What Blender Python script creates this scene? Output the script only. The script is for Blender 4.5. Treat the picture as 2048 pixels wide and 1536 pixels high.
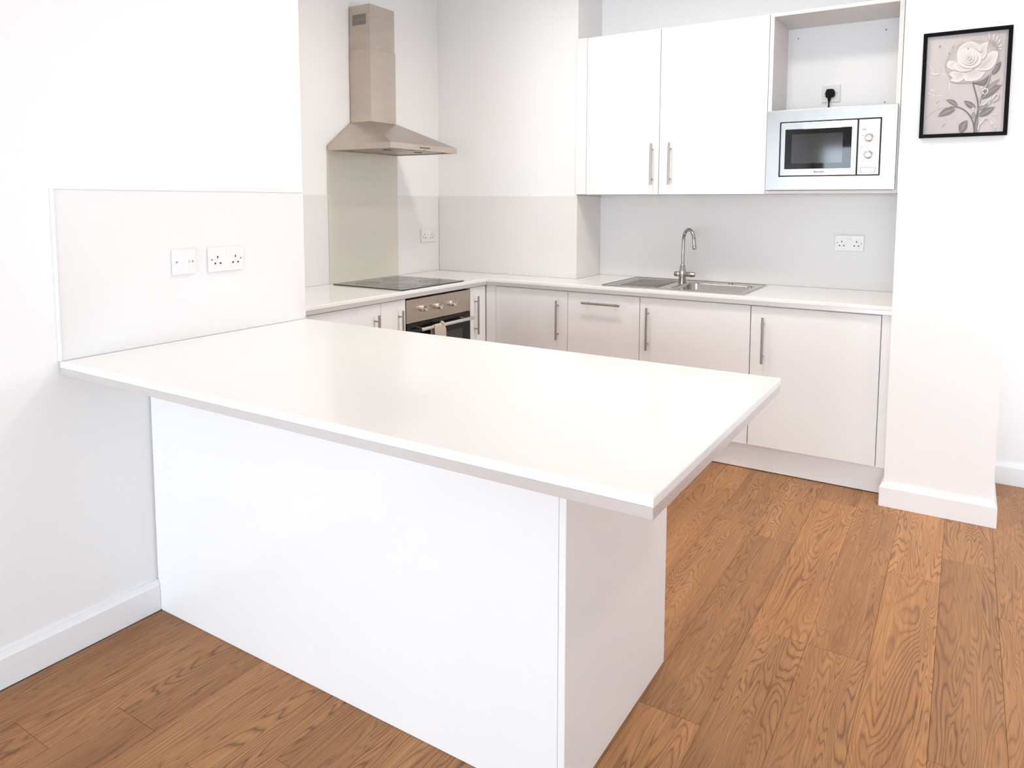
import bpy, bmesh, math, random
from mathutils import Vector, Matrix

# ------------------------------------------------------------------ scene reset
for o in list(bpy.data.objects):
    bpy.data.objects.remove(o, do_unlink=True)
scene = bpy.context.scene
COL = scene.collection
PI = math.pi

# ------------------------------------------------------------------ camera
FPX, PPX, PPY = 1450.64, 1028.73, 528.29          # focal length / principal point for a 2048x1536 frame
CAM = Vector((2.2824, -1.0930, 1.3908))
YAW, PITCH, ROLL = 0.5577, -0.0867, 0.0021
fw = Vector((-math.sin(YAW) * math.cos(PITCH), math.cos(YAW) * math.cos(PITCH), math.sin(PITCH)))
rt0 = Vector((math.cos(YAW), math.sin(YAW), 0.0))
up0 = rt0.cross(fw)
rt = rt0 * math.cos(ROLL) + up0 * math.sin(ROLL)
up = up0 * math.cos(ROLL) - rt0 * math.sin(ROLL)
cd = bpy.data.cameras.new('camera')
cd.sensor_fit = 'HORIZONTAL'
cd.sensor_width = 36.0
cd.lens = FPX * 36.0 / 2048.0
cd.shift_x = (1024.0 - PPX) / 2048.0
cd.shift_y = (PPY - 768.0) / 2048.0
cd.clip_start = 0.05
cam = bpy.data.objects.new('camera', cd)
cam.matrix_world = Matrix(((rt.x, up.x, -fw.x, CAM.x), (rt.y, up.y, -fw.y, CAM.y),
                           (rt.z, up.z, -fw.z, CAM.z), (0, 0, 0, 1)))
COL.objects.link(cam)
scene.camera = cam

# ------------------------------------------------------------------ view / world / lights
vs = scene.view_settings
vs.view_transform = 'Standard'
vs.look = 'None'
vs.gamma = 1.0
vs.use_curve_mapping = False
vs.exposure = 1.25

world = bpy.data.worlds.new('daylight')
scene.world = world
world.use_nodes = True
bg = world.node_tree.nodes['Background']
bg.inputs['Color'].default_value = (0.78, 0.89, 1.0, 1)
bg.inputs['Strength'].default_value = 5.7

CEIL = 2.90                                         # ceiling height
REAR = -6.30                                        # wall behind the camera, with the windows
WIN = [(0.12, 2.12), (2.36, 4.36)]                  # window openings in that wall (x ranges)
WIN_Z = (0.06, 2.35)
FILL_WINS = [((-3.00, -2.20), (0.06, 2.10)), ((1.65, 2.75), (1.00, 2.10))]   # unseen windows added in the right hand wall for side fill light


def area_light(name, loc, size, energy, color, rot, shape='DISK', size_y=None, spread=PI, portal=False):
    d = bpy.data.lights.new(name, 'AREA')
    d.shape = shape
    d.size = size
    if size_y:
        d.size_y = size_y
    d.energy = energy
    d.color = color
    d.spread = spread
    if portal:
        d.cycles.is_portal = True
    o = bpy.data.objects.new(name, d)
    o.location = loc
    o.rotation_euler = rot
    COL.objects.link(o)
    return o


for (wx0, wx1) in WIN:                              # sky portals in the window openings
    area_light('window_portal', ((wx0 + wx1) / 2, REAR + 0.01, sum(WIN_Z) / 2), wx1 - wx0, 1.0, (1, 1, 1),
               (PI / 2, 0, 0), 'RECTANGLE', WIN_Z[1] - WIN_Z[0], portal=True)

for (sa, sb), (za, zb) in FILL_WINS:  # portals for the added side windows
    area_light('window_portal', (4.49, (sa + sb) / 2, (za + zb) / 2), zb - za, 1.0, (1, 1, 1),
               (0, PI / 2, 0), 'RECTANGLE', sb - sa, portal=True)

LAMP_COLOR = (1.0, 0.915, 0.83)
DOWNLIGHTS = [(1.35, 0.60, 1.1, .04), (0.60, 1.85, 4.4, .15), (1.40, 1.85, 4.6, .15), (3.1, 1.60, 4.5, .10)]   # x, y, watts, lens radius; last one added as fill for passage and end panel


# ------------------------------------------------------------------ materials
def new_mat(name):
    m = bpy.data.materials.new(name)
    m.use_nodes = True
    nt = m.node_tree
    return m, nt, nt.nodes['Principled BSDF']


def principled(name, color, rough=0.5, metal=0.0, bump=0.0, bump_scale=200.0, coat=0.0, spec=0.5, var=0.0, stretch=None):
    """Plain procedural material: base colour with slight noise variation and optional fine relief."""
    m, nt, p = new_mat(name)
    p.inputs['Roughness'].default_value = rough
    p.inputs['Metallic'].default_value = metal
    p.inputs['Coat Weight'].default_value = coat
    p.inputs['Specular IOR Level'].default_value = spec
    tc = nt.nodes.new('ShaderNodeTexCoord')
    mp = nt.nodes.new('ShaderNodeMapping')
    nt.links.new(tc.outputs['Object'], mp.inputs['Vector'])
    if stretch:
        mp.inputs['Scale'].default_value = stretch
    n = nt.nodes.new('ShaderNodeTexNoise')
    n.inputs['Scale'].default_value = bump_scale
    n.inputs['Detail'].default_value = 3.0
    nt.links.new(mp.outputs['Vector'], n.inputs['Vector'])
    mx = nt.nodes.new('ShaderNodeMix')
    mx.data_type = 'RGBA'
    mx.inputs['A'].default_value = (*[c * (1 - var) for c in color], 1)
    mx.inputs['B'].default_value = (*[min(1, c * (1 + var)) for c in color], 1)
    nt.links.new(n.outputs['Fac'], mx.inputs['Factor'])
    nt.links.new(mx.outputs['Result'], p.inputs['Base Color'])
    if bump:
        b = nt.nodes.new('ShaderNodeBump')
        b.inputs['Strength'].default_value = bump
        b.inputs['Distance'].default_value = 0.001
        nt.links.new(n.outputs['Fac'], b.inputs['Height'])
        nt.links.new(b.outputs['Normal'], p.inputs['Normal'])
    return m


def emission(name, color, strength):
    m, nt, p = new_mat(name)
    p.inputs['Base Color'].default_value = (*color, 1)
    p.inputs['Emission Color'].default_value = (*color, 1)
    p.inputs['Emission Strength'].default_value = strength
    return m


def wood_floor():
    m, nt, p = new_mat('oak_laminate')
    N, L = nt.nodes, nt.links

    def node(t, **kw):
        n = N.new(t)
        for k, v in kw.items():
            setattr(n, k, v)
        return n

    def math_(op, a, b=None, c=None):
        n = node('ShaderNodeMath', operation=op)
        for i, v in enumerate((a, b, c)):
            if v is None:
                continue
            if isinstance(v, (int, float)):
                n.inputs[i].default_value = v
            else:
                L.new(v, n.inputs[i])
        return n.outputs[0]

    tc = node('ShaderNodeTexCoord')
    oi = node('ShaderNodeObjectInfo')
    off = node('ShaderNodeCombineXYZ')
    L.new(math_('MULTIPLY', oi.outputs['Random'], 37.0), off.inputs[0])
    L.new(math_('MULTIPLY', oi.outputs['Random'], 91.0), off.inputs[1])
    L.new(math_('MULTIPLY', oi.outputs['Random'], 13.0), off.inputs[2])
    add = node('ShaderNodeVectorMath', operation='ADD')
    L.new(tc.outputs['Object'], add.inputs[0])
    L.new(off.outputs[0], add.inputs[1])

    def noise(scale_vec, scale, detail=2.0, rough=0.5, dist=0.0):
        mp = node('ShaderNodeMapping')
        mp.inputs['Scale'].default_value = scale_vec
        L.new(add.outputs[0], mp.inputs['Vector'])
        n = node('ShaderNodeTexNoise')
        n.inputs['Scale'].default_value = scale
        n.inputs['Detail'].default_value = detail
        n.inputs['Roughness'].default_value = rough
        n.inputs['Distortion'].default_value = dist
        L.new(mp.outputs[0], n.inputs['Vector'])
        return n.outputs['Fac']

    # growth rings: contour lines of a field stretched along the board
    field = noise((8.5, 0.95, 1.0), 1.0, 2.2, 0.5, 0.45)
    fine = noise((40.0, 3.0, 1.0), 1.0, 2.0, 0.6)
    ringf = math_('ADD', math_('MULTIPLY', field, 36.0), math_('MULTIPLY', fine, 0.9))
    tri = math_('PINGPONG', ringf, 0.5)                       # 0..0.5
    line = math_('SUBTRACT', 1.0, math_('MULTIPLY', tri, 2.0))   # 1 on a ring line
    sharp = math_('POWER', line, 3.2)
    mask = noise((7.0, 1.3, 1.0), 1.0, 2.0, 0.5)              # rings fade in and out
    mr = node('ShaderNodeMapRange')
    mr.inputs['From Min'].default_value = 0.36
    mr.inputs['From Max'].default_value = 0.62
    mr.inputs['To Min'].default_value = 0.42
    mr.inputs['To Max'].default_value = 1.0
    L.new(mask, mr.inputs['Value'])
    rings = math_('MULTIPLY', sharp, mr.outputs[0])
    fibre = noise((160.0, 5.0, 1.0), 1.0, 3.0, 0.7)
    broad = noise((9.0, 0.9, 1.0), 1.0, 2.0, 0.5)

    # knots
    mpk = node('ShaderNodeMapping')
    mpk.inputs['Scale'].default_value = (4.2, 2.0, 1.0)
    L.new(add.outputs[0], mpk.inputs['Vector'])
    vo = node('ShaderNodeTexVoronoi')
    vo.inputs['Scale'].default_value = 1.0
    L.new(mpk.outputs[0], vo.inputs['Vector'])
    kn = node('ShaderNodeMapRange')
    kn.inputs['From Min'].default_value = 0.02
    kn.inputs['From Max'].default_value = 0.12
    kn.inputs['To Min'].default_value = 0.75
    kn.inputs['To Max'].default_value = 0.0
    L.new(vo.outputs['Distance'], kn.inputs['Value'])
    knot = kn.outputs[0]

    ramp = node('ShaderNodeValToRGB')
    e = ramp.color_ramp.elements
    e[0].position, e[0].color = 0.30, (0.315, 0.132, 0.046, 1)
    e[1].position, e[1].color = 0.72, (0.59, 0.295, 0.120, 1)
    L.new(math_('ADD', math_('MULTIPLY', broad, 0.45), math_('MULTIPLY', fibre, 0.55)), ramp.inputs[0])
    tint = node('ShaderNodeMix', data_type='RGBA', blend_type='MULTIPLY')
    tint.inputs['Factor'].default_value = 1.0
    L.new(ramp.outputs[0], tint.inputs['A'])
    tr = node('ShaderNodeValToRGB')
    tr.color_ramp.elements[0].color = (0.80, 0.79, 0.79, 1)
    tr.color_ramp.elements[1].color = (1.14, 1.13, 1.10, 1)
    L.new(oi.outputs['Random'], tr.inputs[0])
    L.new(tr.outputs[0], tint.inputs['B'])
    dk = node('ShaderNodeMix', data_type='RGBA')
    L.new(tint.outputs['Result'], dk.inputs['A'])
    dk.inputs['B'].default_value = (0.115, 0.047, 0.018, 1)
    L.new(math_('MINIMUM', math_('ADD', math_('MULTIPLY', rings, 0.80), knot), 0.9), dk.inputs['Factor'])
    L.new(dk.outputs['Result'], p.inputs['Base Color'])
    p.inputs['Roughness'].default_value = 0.42
    p.inputs['Specular IOR Level'].default_value = 0.35
    b = node('ShaderNodeBump')
    b.inputs['Strength'].default_value = 0.25
    b.inputs['Distance'].default_value = 0.0008
    L.new(math_('ADD', math_('MULTIPLY', rings, -0.6), fibre), b.inputs['Height'])
    L.new(b.outputs['Normal'], p.inputs['Normal'])
    return m


def print_mat():
    m, nt, p = new_mat('art_print')
    a = nt.nodes.new('ShaderNodeVertexColor')
    a.layer_name = 'Col'
    nt.links.new(a.outputs['Color'], p.inputs['Base Color'])
    p.inputs['Roughness'].default_value = 0.45
    return m


def glass_pane():
    m, nt, p = new_mat('window_glass')
    tr = nt.nodes.new('ShaderNodeBsdfTransparent')
    gl = nt.nodes.new('ShaderNodeBsdfGlossy')
    gl.inputs['Roughness'].default_value = 0.0
    fr = nt.nodes.new('ShaderNodeFresnel')
    fr.inputs['IOR'].default_value = 1.45
    mx = nt.nodes.new('ShaderNodeMixShader')
    nt.links.new(fr.outputs[0], mx.inputs[0])
    nt.links.new(tr.outputs[0], mx.inputs[1])
    nt.links.new(gl.outputs[0], mx.inputs[2])
    nt.links.new(mx.outputs[0], nt.nodes['Material Output'].inputs['Surface'])
    return m


M = dict(
    wall=principled('wall_paint', (0.935, 0.930, 0.922), 0.62, bump=0.06, bump_scale=350, var=0.006),
    ceiling=principled('ceiling_paint', (0.94, 0.94, 0.935), 0.7, bump=0.05, bump_scale=300, var=0.006),
    skirting=principled('skirting_gloss', (0.93, 0.932, 0.935), 0.28, var=0.005),
    splash=principled('splashback_panel', (0.835, 0.818, 0.805), 0.30, spec=0.3, var=0.004, bump_scale=3),
    trim=principled('white_trim', (0.90, 0.90, 0.90), 0.3, var=0.004),
    cab=principled('gloss_white_cabinet', (0.915, 0.912, 0.908), 0.11, var=0.004, bump_scale=3),
    carcass=principled('matt_white_board', (0.88, 0.855, 0.835), 0.45, var=0.006),
    matt=principled('white_back_panel', (0.92, 0.915, 0.91), 0.5, var=0.004),
    worktop=principled('white_worktop', (0.93, 0.92, 0.905), 0.13, var=0.005, bump_scale=4),
    edge=principled('satin_edge_strip', (0.66, 0.63, 0.61), 0.32, metal=0.35, var=0.03, bump_scale=30, stretch=(1, 1, 40)),
    steel=principled('brushed_steel', (0.55, 0.475, 0.41), 0.32, metal=1.0, var=0.14, bump_scale=7, stretch=(1, 1, 2.2)),
    bright=principled('bright_steel', (0.42, 0.42, 0.418), 0.30, metal=1.0, var=0.10, bump_scale=9, stretch=(1.5, 1, .7)),
    sink=principled('satin_sink_steel', (0.50, 0.475, 0.45), 0.19, metal=1.0, var=0.04, bump_scale=60, stretch=(1, 12, 1)),
    chrome=principled('brushed_nickel', (0.43, 0.41, 0.39), 0.17, metal=1.0, var=0.03),
    handle=principled('handle_nickel', (0.42, 0.39, 0.365), 0.33, metal=1.0, var=0.03),
    knob=principled('polished_knob', (0.86, 0.84, 0.81), 0.14, metal=1.0, var=0.02),
    black=principled('black_glass', (0.006, 0.006, 0.0065), 0.03, var=0.02, spec=0.4),
    view=principled('oven_view_mesh', (0.035, 0.035, 0.037), 0.07, var=0.05, spec=0.6, bump_scale=900),
    hob=principled('hob_ceramic_glass', (0.02, 0.02, 0.019), 0.06, var=0.03, spec=0.8),
    hobmark=principled('hob_zone_print', (0.045, 0.045, 0.043), 0.3, var=0.05),
    dark=principled('dark_gap', (0.03, 0.028, 0.027), 0.6, var=0.05),
    slot=principled('vent_slot', (0.16, 0.145, 0.13), 0.6, var=0.1),
    filter=principled('grease_filter', (0.40, 0.36, 0.31), 0.38, metal=1.0, var=0.1, bump_scale=400, bump=0.5),
    glasspanel=principled('beige_glass_splashback', (0.72, 0.69, 0.58), 0.10, var=0.004, bump_scale=3, coat=0.3),
    plastic=principled('white_socket_plastic', (0.83, 0.815, 0.80), 0.25, var=0.004),
    hole=principled('socket_hole', (0.01, 0.01, 0.01), 0.6, var=0.02),
    screw=principled('screw_head', (0.28, 0.26, 0.24), 0.4, metal=0.7, var=0.05),
    plug=principled('black_plug_plastic', (0.003, 0.003, 0.003), 0.45, spec=0.12, var=0.05),
    frame=principled('black_frame', (0.002, 0.002, 0.002), 0.4, spec=0.08, var=0.05),
    ink=principled('printed_ink', (0.03, 0.03, 0.033), 0.5, var=0.02),
    cloth=principled('linen_cloth', (0.60, 0.52, 0.44), 0.9, var=0.25, bump=0.6, bump_scale=220),
    red=principled('red_neon', (0.75, 0.45, 0.42), 0.4, var=0.05),
    floor=wood_floor(),
    sub=principled('underlay', (0.10, 0.055, 0.03), 0.9, var=0.05),
    art=print_mat(),
    pane=glass_pane(),
    upvc=principled('window_frame_white', (0.80, 0.80, 0.80), 0.35, var=0.005),
    lamp=emission('lamp_lens', (1.0, 0.88, 0.75), 1.5),
)


# ------------------------------------------------------------------ mesh helpers
class MB:
    def __init__(self):
        self.bm = bmesh.new()

    def box(self, x0, x1, y0, y1, z0, z1, bevel=0.0, seg=2):
        r = bmesh.ops.create_cube(self.bm, size=1.0)
        vsx = r['verts']
        for v in vsx:
            v.co = Vector((x0 + (v.co.x + .5) * (x1 - x0), y0 + (v.co.y + .5) * (y1 - y0), z0 + (v.co.z + .5) * (z1 - z0)))
        if bevel:
            ed = list({e for v in vsx for e in v.link_edges})
            bmesh.ops.bevel(self.bm, geom=ed, offset=bevel, segments=seg, affect='EDGES', profile=0.5)
        return self

    def cyl(self, p0, p1, r0, r1=None, n=24, caps=True):
        p0, p1 = Vector(p0), Vector(p1)
        r1 = r0 if r1 is None else r1
        d = (p1 - p0)
        rot = d.to_track_quat('Z', 'Y').to_matrix().to_4x4()
        mt = Matrix.Translation((p0 + p1) / 2) @ rot
        bmesh.ops.create_cone(self.bm, cap_ends=caps, segments=n, radius1=r0, radius2=r1, depth=d.length, matrix=mt)
        return self

    def lathe(self, prof, origin=(0, 0, 0), axis='Z', n=32):
        """prof: list of (r, h) along the axis."""
        rings = []
        o = Vector(origin)
        for r, h in prof:
            ring = []
            for i in range(n):
                a = 2 * PI * i / n
                c, s = r * math.cos(a), r * math.sin(a)
                co = {'Z': (c, s, h), 'Y': (c, -h, s), 'X': (h, c, s)}[axis]
                ring.append(self.bm.verts.new(o + Vector(co)))
            rings.append(ring)
        for a, b in zip(rings, rings[1:]):
            for i in range(n):
                self.bm.faces.new((a[i], a[(i + 1) % n], b[(i + 1) % n], b[i]))
        self.bm.faces.new(rings[0][::-1])
        self.bm.faces.new(rings[-1])
        return self

    def tube(self, pts, r, n=16, radii=None):
        pts = [Vector(p) for p in pts]
        rings = []
        prev = None
        for i, p in enumerate(pts):
            t = (pts[min(i + 1, len(pts) - 1)] - pts[max(i - 1, 0)]).normalized()
            if prev is None:
                ref = Vector((0, 0, 1)) if abs(t.z) < 0.9 else Vector((1, 0, 0))
                nrm = t.cross(ref).normalized()
            else:
                nrm = (prev - t * prev.dot(t)).normalized()
            prev = nrm
            bn = t.cross(nrm)
            rr = radii[i] if radii else r
            rings.append([self.bm.verts.new(p + nrm * (rr * math.cos(2 * PI * k / n)) + bn * (rr * math.sin(2 * PI * k / n))) for k in range(n)])
        for a, b in zip(rings, rings[1:]):
            for i in range(n):
                self.bm.faces.new((a[i], a[(i + 1) % n], b[(i + 1) % n], b[i]))
        self.bm.faces.new(rings[0][::-1])
        self.bm.faces.new(rings[-1])
        return self

    def cells(self, xs, ys, keep, z0, z1, bevel_top=0.0):
        """Flat plate made of grid cells (shared vertices, walls only on its boundary)."""
        top, bot = {}, {}

        def v(d, i, j, z):
            if (i, j) not in d:
                d[(i, j)] = self.bm.verts.new((xs[i], ys[j], z))
            return d[(i, j)]
        K = {(i, j) for i in range(len(xs) - 1) for j in range(len(ys) - 1) if keep((xs[i] + xs[i + 1]) / 2, (ys[j] + ys[j + 1]) / 2)}
        for (i, j) in K:
            c = [(i, j), (i + 1, j), (i + 1, j + 1), (i, j + 1)]
            self.bm.faces.new([v(top, a, b, z1) for a, b in c])
            self.bm.faces.new([v(bot, a, b, z0) for a, b in c][::-1])
            for k, (di, dj) in enumerate(((0, -1), (1, 0), (0, 1), (-1, 0))):
                if (i + di, j + dj) not in K:
                    a, b = c[k], c[(k + 1) % 4]
                    self.bm.faces.new([v(bot, *a, z0), v(bot, *b, z0), v(top, *b, z1), v(top, *a, z1)])
        if bevel_top:
            ed = []
            for e in self.bm.edges:
                if len(e.link_faces) == 2 and abs(e.verts[0].co.z - z1) < 1e-6 and abs(e.verts[1].co.z - z1) < 1e-6:
                    if any(abs(f.normal.z) < .5 for f in (lambda: [f.normal_update() or f for f in e.link_faces])()):
                        ed.append(e)
            bmesh.ops.bevel(self.bm, geom=ed, offset=bevel_top, segments=4, affect='EDGES', profile=0.5)
        return self

    def loft(self, rings, cap_first=False, cap_last=True):
        rs = [[self.bm.verts.new(p) for p in r] for r in rings]
        n = len(rs[0])
        for a, b in zip(rs, rs[1:]):
            for i in range(n):
                self.bm.faces.new((a[i], a[(i + 1) % n], b[(i + 1) % n], b[i]))
        if cap_first:
            self.bm.faces.new(rs[0][::-1])
        if cap_last:
            self.bm.faces.new(rs[-1])
        return self

    def poly(self, pts, faces):
        vv = [self.bm.verts.new(p) for p in pts]
        for f in faces:
            self.bm.faces.new([vv[i] for i in f])
        return self

    def build(self, name, mat, parent=None, smooth=False, recalc=True):
        if recalc:
            bmesh.ops.recalc_face_normals(self.bm, faces=self.bm.faces)
        me = bpy.data.meshes.new(name)
        self.bm.to_mesh(me)
        self.bm.free()
        me.materials.append(mat)
        if smooth:
            for poly in me.polygons:
                poly.use_smooth = True
            me.set_sharp_from_angle(angle=math.radians(35))
        o = bpy.data.objects.new(name, me)
        COL.objects.link(o)
        if parent is not None:
            o.parent = parent
        return o


def rrect(x0, x1, y0, y1, z, r, n=6):
    pts = []
    for cx, cy, a0 in ((x1 - r, y0 + r, -PI / 2), (x1 - r, y1 - r, 0), (x0 + r, y1 - r, PI / 2), (x0 + r, y0 + r, PI)):
        for k in range(n + 1):
            a = a0 + PI / 2 * k / n
            pts.append((cx + r * math.cos(a), cy + r * math.sin(a), z))
    return pts


def tag(o, label, cat, group=None):
    o['label'] = label
    o['category'] = cat
    if group:
        o['group'] = group
    return o


def thing(name, label, cat, loc=(0, 0, 0), rz=0.0, group=None):
    o = bpy.data.objects.new(name, None)
    o.empty_display_size = 0.05
    o.location = loc
    o.rotation_euler = (0, 0, rz)
    COL.objects.link(o)
    return tag(o, label, cat, group)


def struct(o, label=None):
    o['kind'] = 'structure'
    if label:
        o['label'] = label
    return o


def text_mesh(name, body, size, mat, parent, loc, rot):
    cu = bpy.data.curves.new(name, 'FONT')
    cu.body = body
    cu.size = size
    cu.extrude = 0.0002
    cu.offset = size * .028
    cu.align_x = 'CENTER'
    cu.align_y = 'CENTER'
    tmp = bpy.data.objects.new(name, cu)
    COL.objects.link(tmp)
    dg = bpy.context.evaluated_depsgraph_get()
    me = bpy.data.meshes.new_from_object(tmp.evaluated_get(dg))
    bpy.data.objects.remove(tmp, do_unlink=True)
    me.materials.clear()
    me.materials.append(mat)
    o = bpy.data.objects.new(name, me)
    o.location = loc
    o.rotation_euler = rot
    COL.objects.link(o)
    o.parent = parent
    return o


# ------------------------------------------------------------------ measured layout (metres)
H, T = 0.910, 0.040             # worktop top and thickness
PL, PW = 1.869, 0.950           # peninsula worktop length (x) and depth (y)
XH = -0.831                     # splashback plane behind the hob
YB1, YB2 = 2.908, 3.243         # back wall planes: beside the hob, behind the sink
XR = 0.240                      # return between them
HS = 1.423                      # top of the splashback panels
PT = 0.006                      # panel thickness
XF, YF = -0.243, 2.629          # front edges of the hob and sink worktops
XD, YD = -0.261, 2.647          # door faces of the hob and sink runs
CX0, CX1, YC = 2.013, 2.432, 2.552   # column
YR = 3.160                      # wall to the right of the column
XE = 4.50                       # right hand wall
ZK = 0.138                      # plinth height

# ------------------------------------------------------------------ floor
floor = struct(MB().box(-1.1, XE + .15, REAR - .15, 3.45, -0.06, -0.0095).build('floor', M['sub']))
PITCHX = 0.1727
rng = random.Random(5)
plank_cache = {}


def plank(x0, x1, y0, y1):
    w, l = round(x1 - x0 - .0006, 4), round(y1 - y0 - .0006, 4)
    if (w, l) not in plank_cache:
        mb = MB()
        b = .0007
        rings = [[(-w / 2, -l / 2, -.009), (w / 2, -l / 2, -.009), (w / 2, l / 2, -.009), (-w / 2, l / 2, -.009)],
                 [(-w / 2, -l / 2, -b), (w / 2, -l / 2, -b), (w / 2, l / 2, -b), (-w / 2, l / 2, -b)],
                 [(-w / 2 + b, -l / 2 + b, 0), (w / 2 - b, -l / 2 + b, 0), (w / 2 - b, l / 2 - b, 0), (-w / 2 + b, l / 2 - b, 0)]]
        mb.loft(rings, True, True)
        o = mb.build('plank', M['floor'])
        plank_cache[(w, l)] = o.data
        o.parent = floor
    else:
        o = bpy.data.objects.new('plank', plank_cache[(w, l)])
        COL.objects.link(o)
        o.parent = floor
    o.location = ((x0 + x1) / 2, (y0 + y1) / 2, 0)
    return o


known = {0: 1.243, 1: 1.886, 2: 2.112, 3: 1.742, -1: 2.46, -2: 0.715}     # joints seen in the photograph
LEN = 1.215
for i in range(-12, 15):
    x0 = 1.915 + i * PITCHX
    x1 = x0 + PITCHX
    if x0 > XE + .14:
        break
    if i == -12:
        x0 = -0.1555
    if i == -11:
        x0 = 0.015
    x1 = min(x1, XE + .15)
    ylo, yhi = (REAR - .15, 3.40) if i > -12 else (0.96, 3.40)
    j = known.get(i, rng.uniform(0.0, LEN))
    while j > ylo:
        j -= LEN
    ys = [ylo]
    j += LEN
    while j < yhi - 0.02:
        if j - ys[-1] > 0.06:
            ys.append(j)
        j += LEN
    ys.append(yhi)
    for a, b in zip(ys, ys[1:]):
        plank(x0, x1, a, b)

# ------------------------------------------------------------------ walls and ceiling
struct(MB().box(-1.1, -PT, REAR - .15, PW + .004, 0, CEIL).build('wall_left', M['wall']), 'plain white wall beside the peninsula')
struct(MB().box(-1.1, XH - PT, PW + .004, 3.45, 0, CEIL).build('wall_alcove', M['wall']), 'white wall behind the hob')
struct(MB().box(XH - PT, XR - PT, YB1 + PT, 3.45, 0, CEIL).build('wall_corner', M['wall']), 'white wall projecting between hob and sink')
struct(MB().box(XR - PT, CX0, YB2 + PT, 3.45, 0, CEIL).build('wall_back', M['wall']), 'white wall behind the sink')
struct(MB().box(CX0, CX1, YC, 3.45, 0, CEIL).build('wall_column', M['wall']), 'white column at the end of the kitchen run')
struct(MB().box(CX1, XE + .15, YR, 3.45, 0, CEIL).build('wall_passage', M['wall']), 'wall set back to the right of the column')
mb = MB()
yy = REAR - .15
for (sa, sb), (za, zb) in FILL_WINS:
    mb.box(XE, XE + .15, yy, sa, 0, CEIL)
    mb.box(XE, XE + .15, sa, sb, 0, za).box(XE, XE + .15, sa, sb, zb, CEIL)
    yy = sb
mb.box(XE, XE + .15, yy, YR, 0, CEIL)
struct(mb.build('wall_right', M['wall']), 'white wall with two added fill-light windows opposite the peninsula')
struct(MB().box(-1.1, XE + .15, REAR - .15, 3.45, CEIL, CEIL + .1).build('ceiling', M['ceiling']))
mb = MB()
xs = [-.006] + [v for w in WIN for v in w] + [XE]
for a, b in ((xs[0], xs[1]), (xs[2], xs[3]), (xs[4], xs[5])):
    mb.box(a, b, REAR - .15, REAR, 0, CEIL)
for w in WIN:
    mb.box(w[0], w[1], REAR - .15, REAR, WIN_Z[1], CEIL)
    mb.box(w[0], w[1], REAR - .15, REAR, 0, WIN_Z[0])
struct(mb.build('wall_front', M['wall']), 'white wall with two windows')
for k, (a, b) in enumerate(WIN):
    win = bpy.data.objects.new('window_%d' % (k + 1), None)
    win.location = (a, REAR - .08, WIN_Z[0])
    COL.objects.link(win)
    struct(win, 'white framed full height window')
    w, h = b - a, WIN_Z[1] - WIN_Z[0]
    f = MB()
    f.box(0, w, -.03, .03, 0, .06).box(0, w, -.03, .03, h - .06, h)
    nm = 3
    for q in range(nm + 1):
        xx = q * (w - .06) / nm
        f.box(xx, xx + .06, -.028, .028, .06, h - .06)
    f.build('window_frame', M['upvc'], win)
    for q in range(nm):
        xx = q * (w - .06) / nm + .06
        MB().box(xx, xx + (w - .06) / nm - .06, -.003, .003, .06, h - .06).build('pane', M['pane'], win)

for k, ((sa, sb), (za, zb)) in enumerate(FILL_WINS):  # frames and panes of the side windows added for fill light
    win = bpy.data.objects.new('window_%d' % (k + 3), None)
    win.location = (XE + .08, sa, za)
    COL.objects.link(win)
    struct(win, 'white framed window added to the right hand wall for fill light')
    w, h = sb - sa, zb - za
    f = MB().box(-.03, .03, 0, w, 0, .06).box(-.03, .03, 0, w, h - .06, h)
    for q in range(3):
        yy = q * (w - .06) / 2
        f.box(-.028, .028, yy, yy + .06, .06, h - .06)
    f.build('window_frame', M['upvc'], win)
    for q in range(2):
        yy = q * (w - .06) / 2 + .06
        MB().box(-.003, .003, yy, yy + (w - .06) / 2 - .06, .06, h - .06).build('pane', M['pane'], win)

# skirting boards
def skirting(name, pts, label):
    """pts: wall polyline in plan, skirting standing on its left-hand side; mitred; small moulded top."""
    prof = [(0, 0), (.017, 0), (.017, .088), (.012, .098), (.009, .106), (0, .106)]
    P2 = [Vector((x, y)) for x, y in pts]
    rings = []
    for i, p in enumerate(P2):
        d0 = (P2[i] - P2[i - 1]).normalized() if i else None
        d1 = (P2[i + 1] - P2[i]).normalized() if i < len(P2) - 1 else None
        n0 = Vector((-d0.y, d0.x)) if d0 else None
        n1 = Vector((-d1.y, d1.x)) if d1 else None
        if n0 is None:
            n = n1
        elif n1 is None:
            n = n0
        else:
            n = (n0 + n1) / (1 + n0.dot(n1))
        rings.append([(p.x + n.x * o, p.y + n.y * o, z) for o, z in prof])
    return struct(MB().loft(rings, True, True).build(name, M['skirting']), label)


skirting('baseboard_left', [(-PT + .0002, .2745), (-PT + .0002, REAR)], 'white skirting board along the left wall')
skirting('baseboard_column', [(CX1, YR), (CX1, YC), (CX0, YC), (CX0, YD - .002)], 'white skirting board around the column')
skirting('baseboard_passage', [(XE, YR), (CX1 + .02, YR)], 'white skirting board right of the column')

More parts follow.
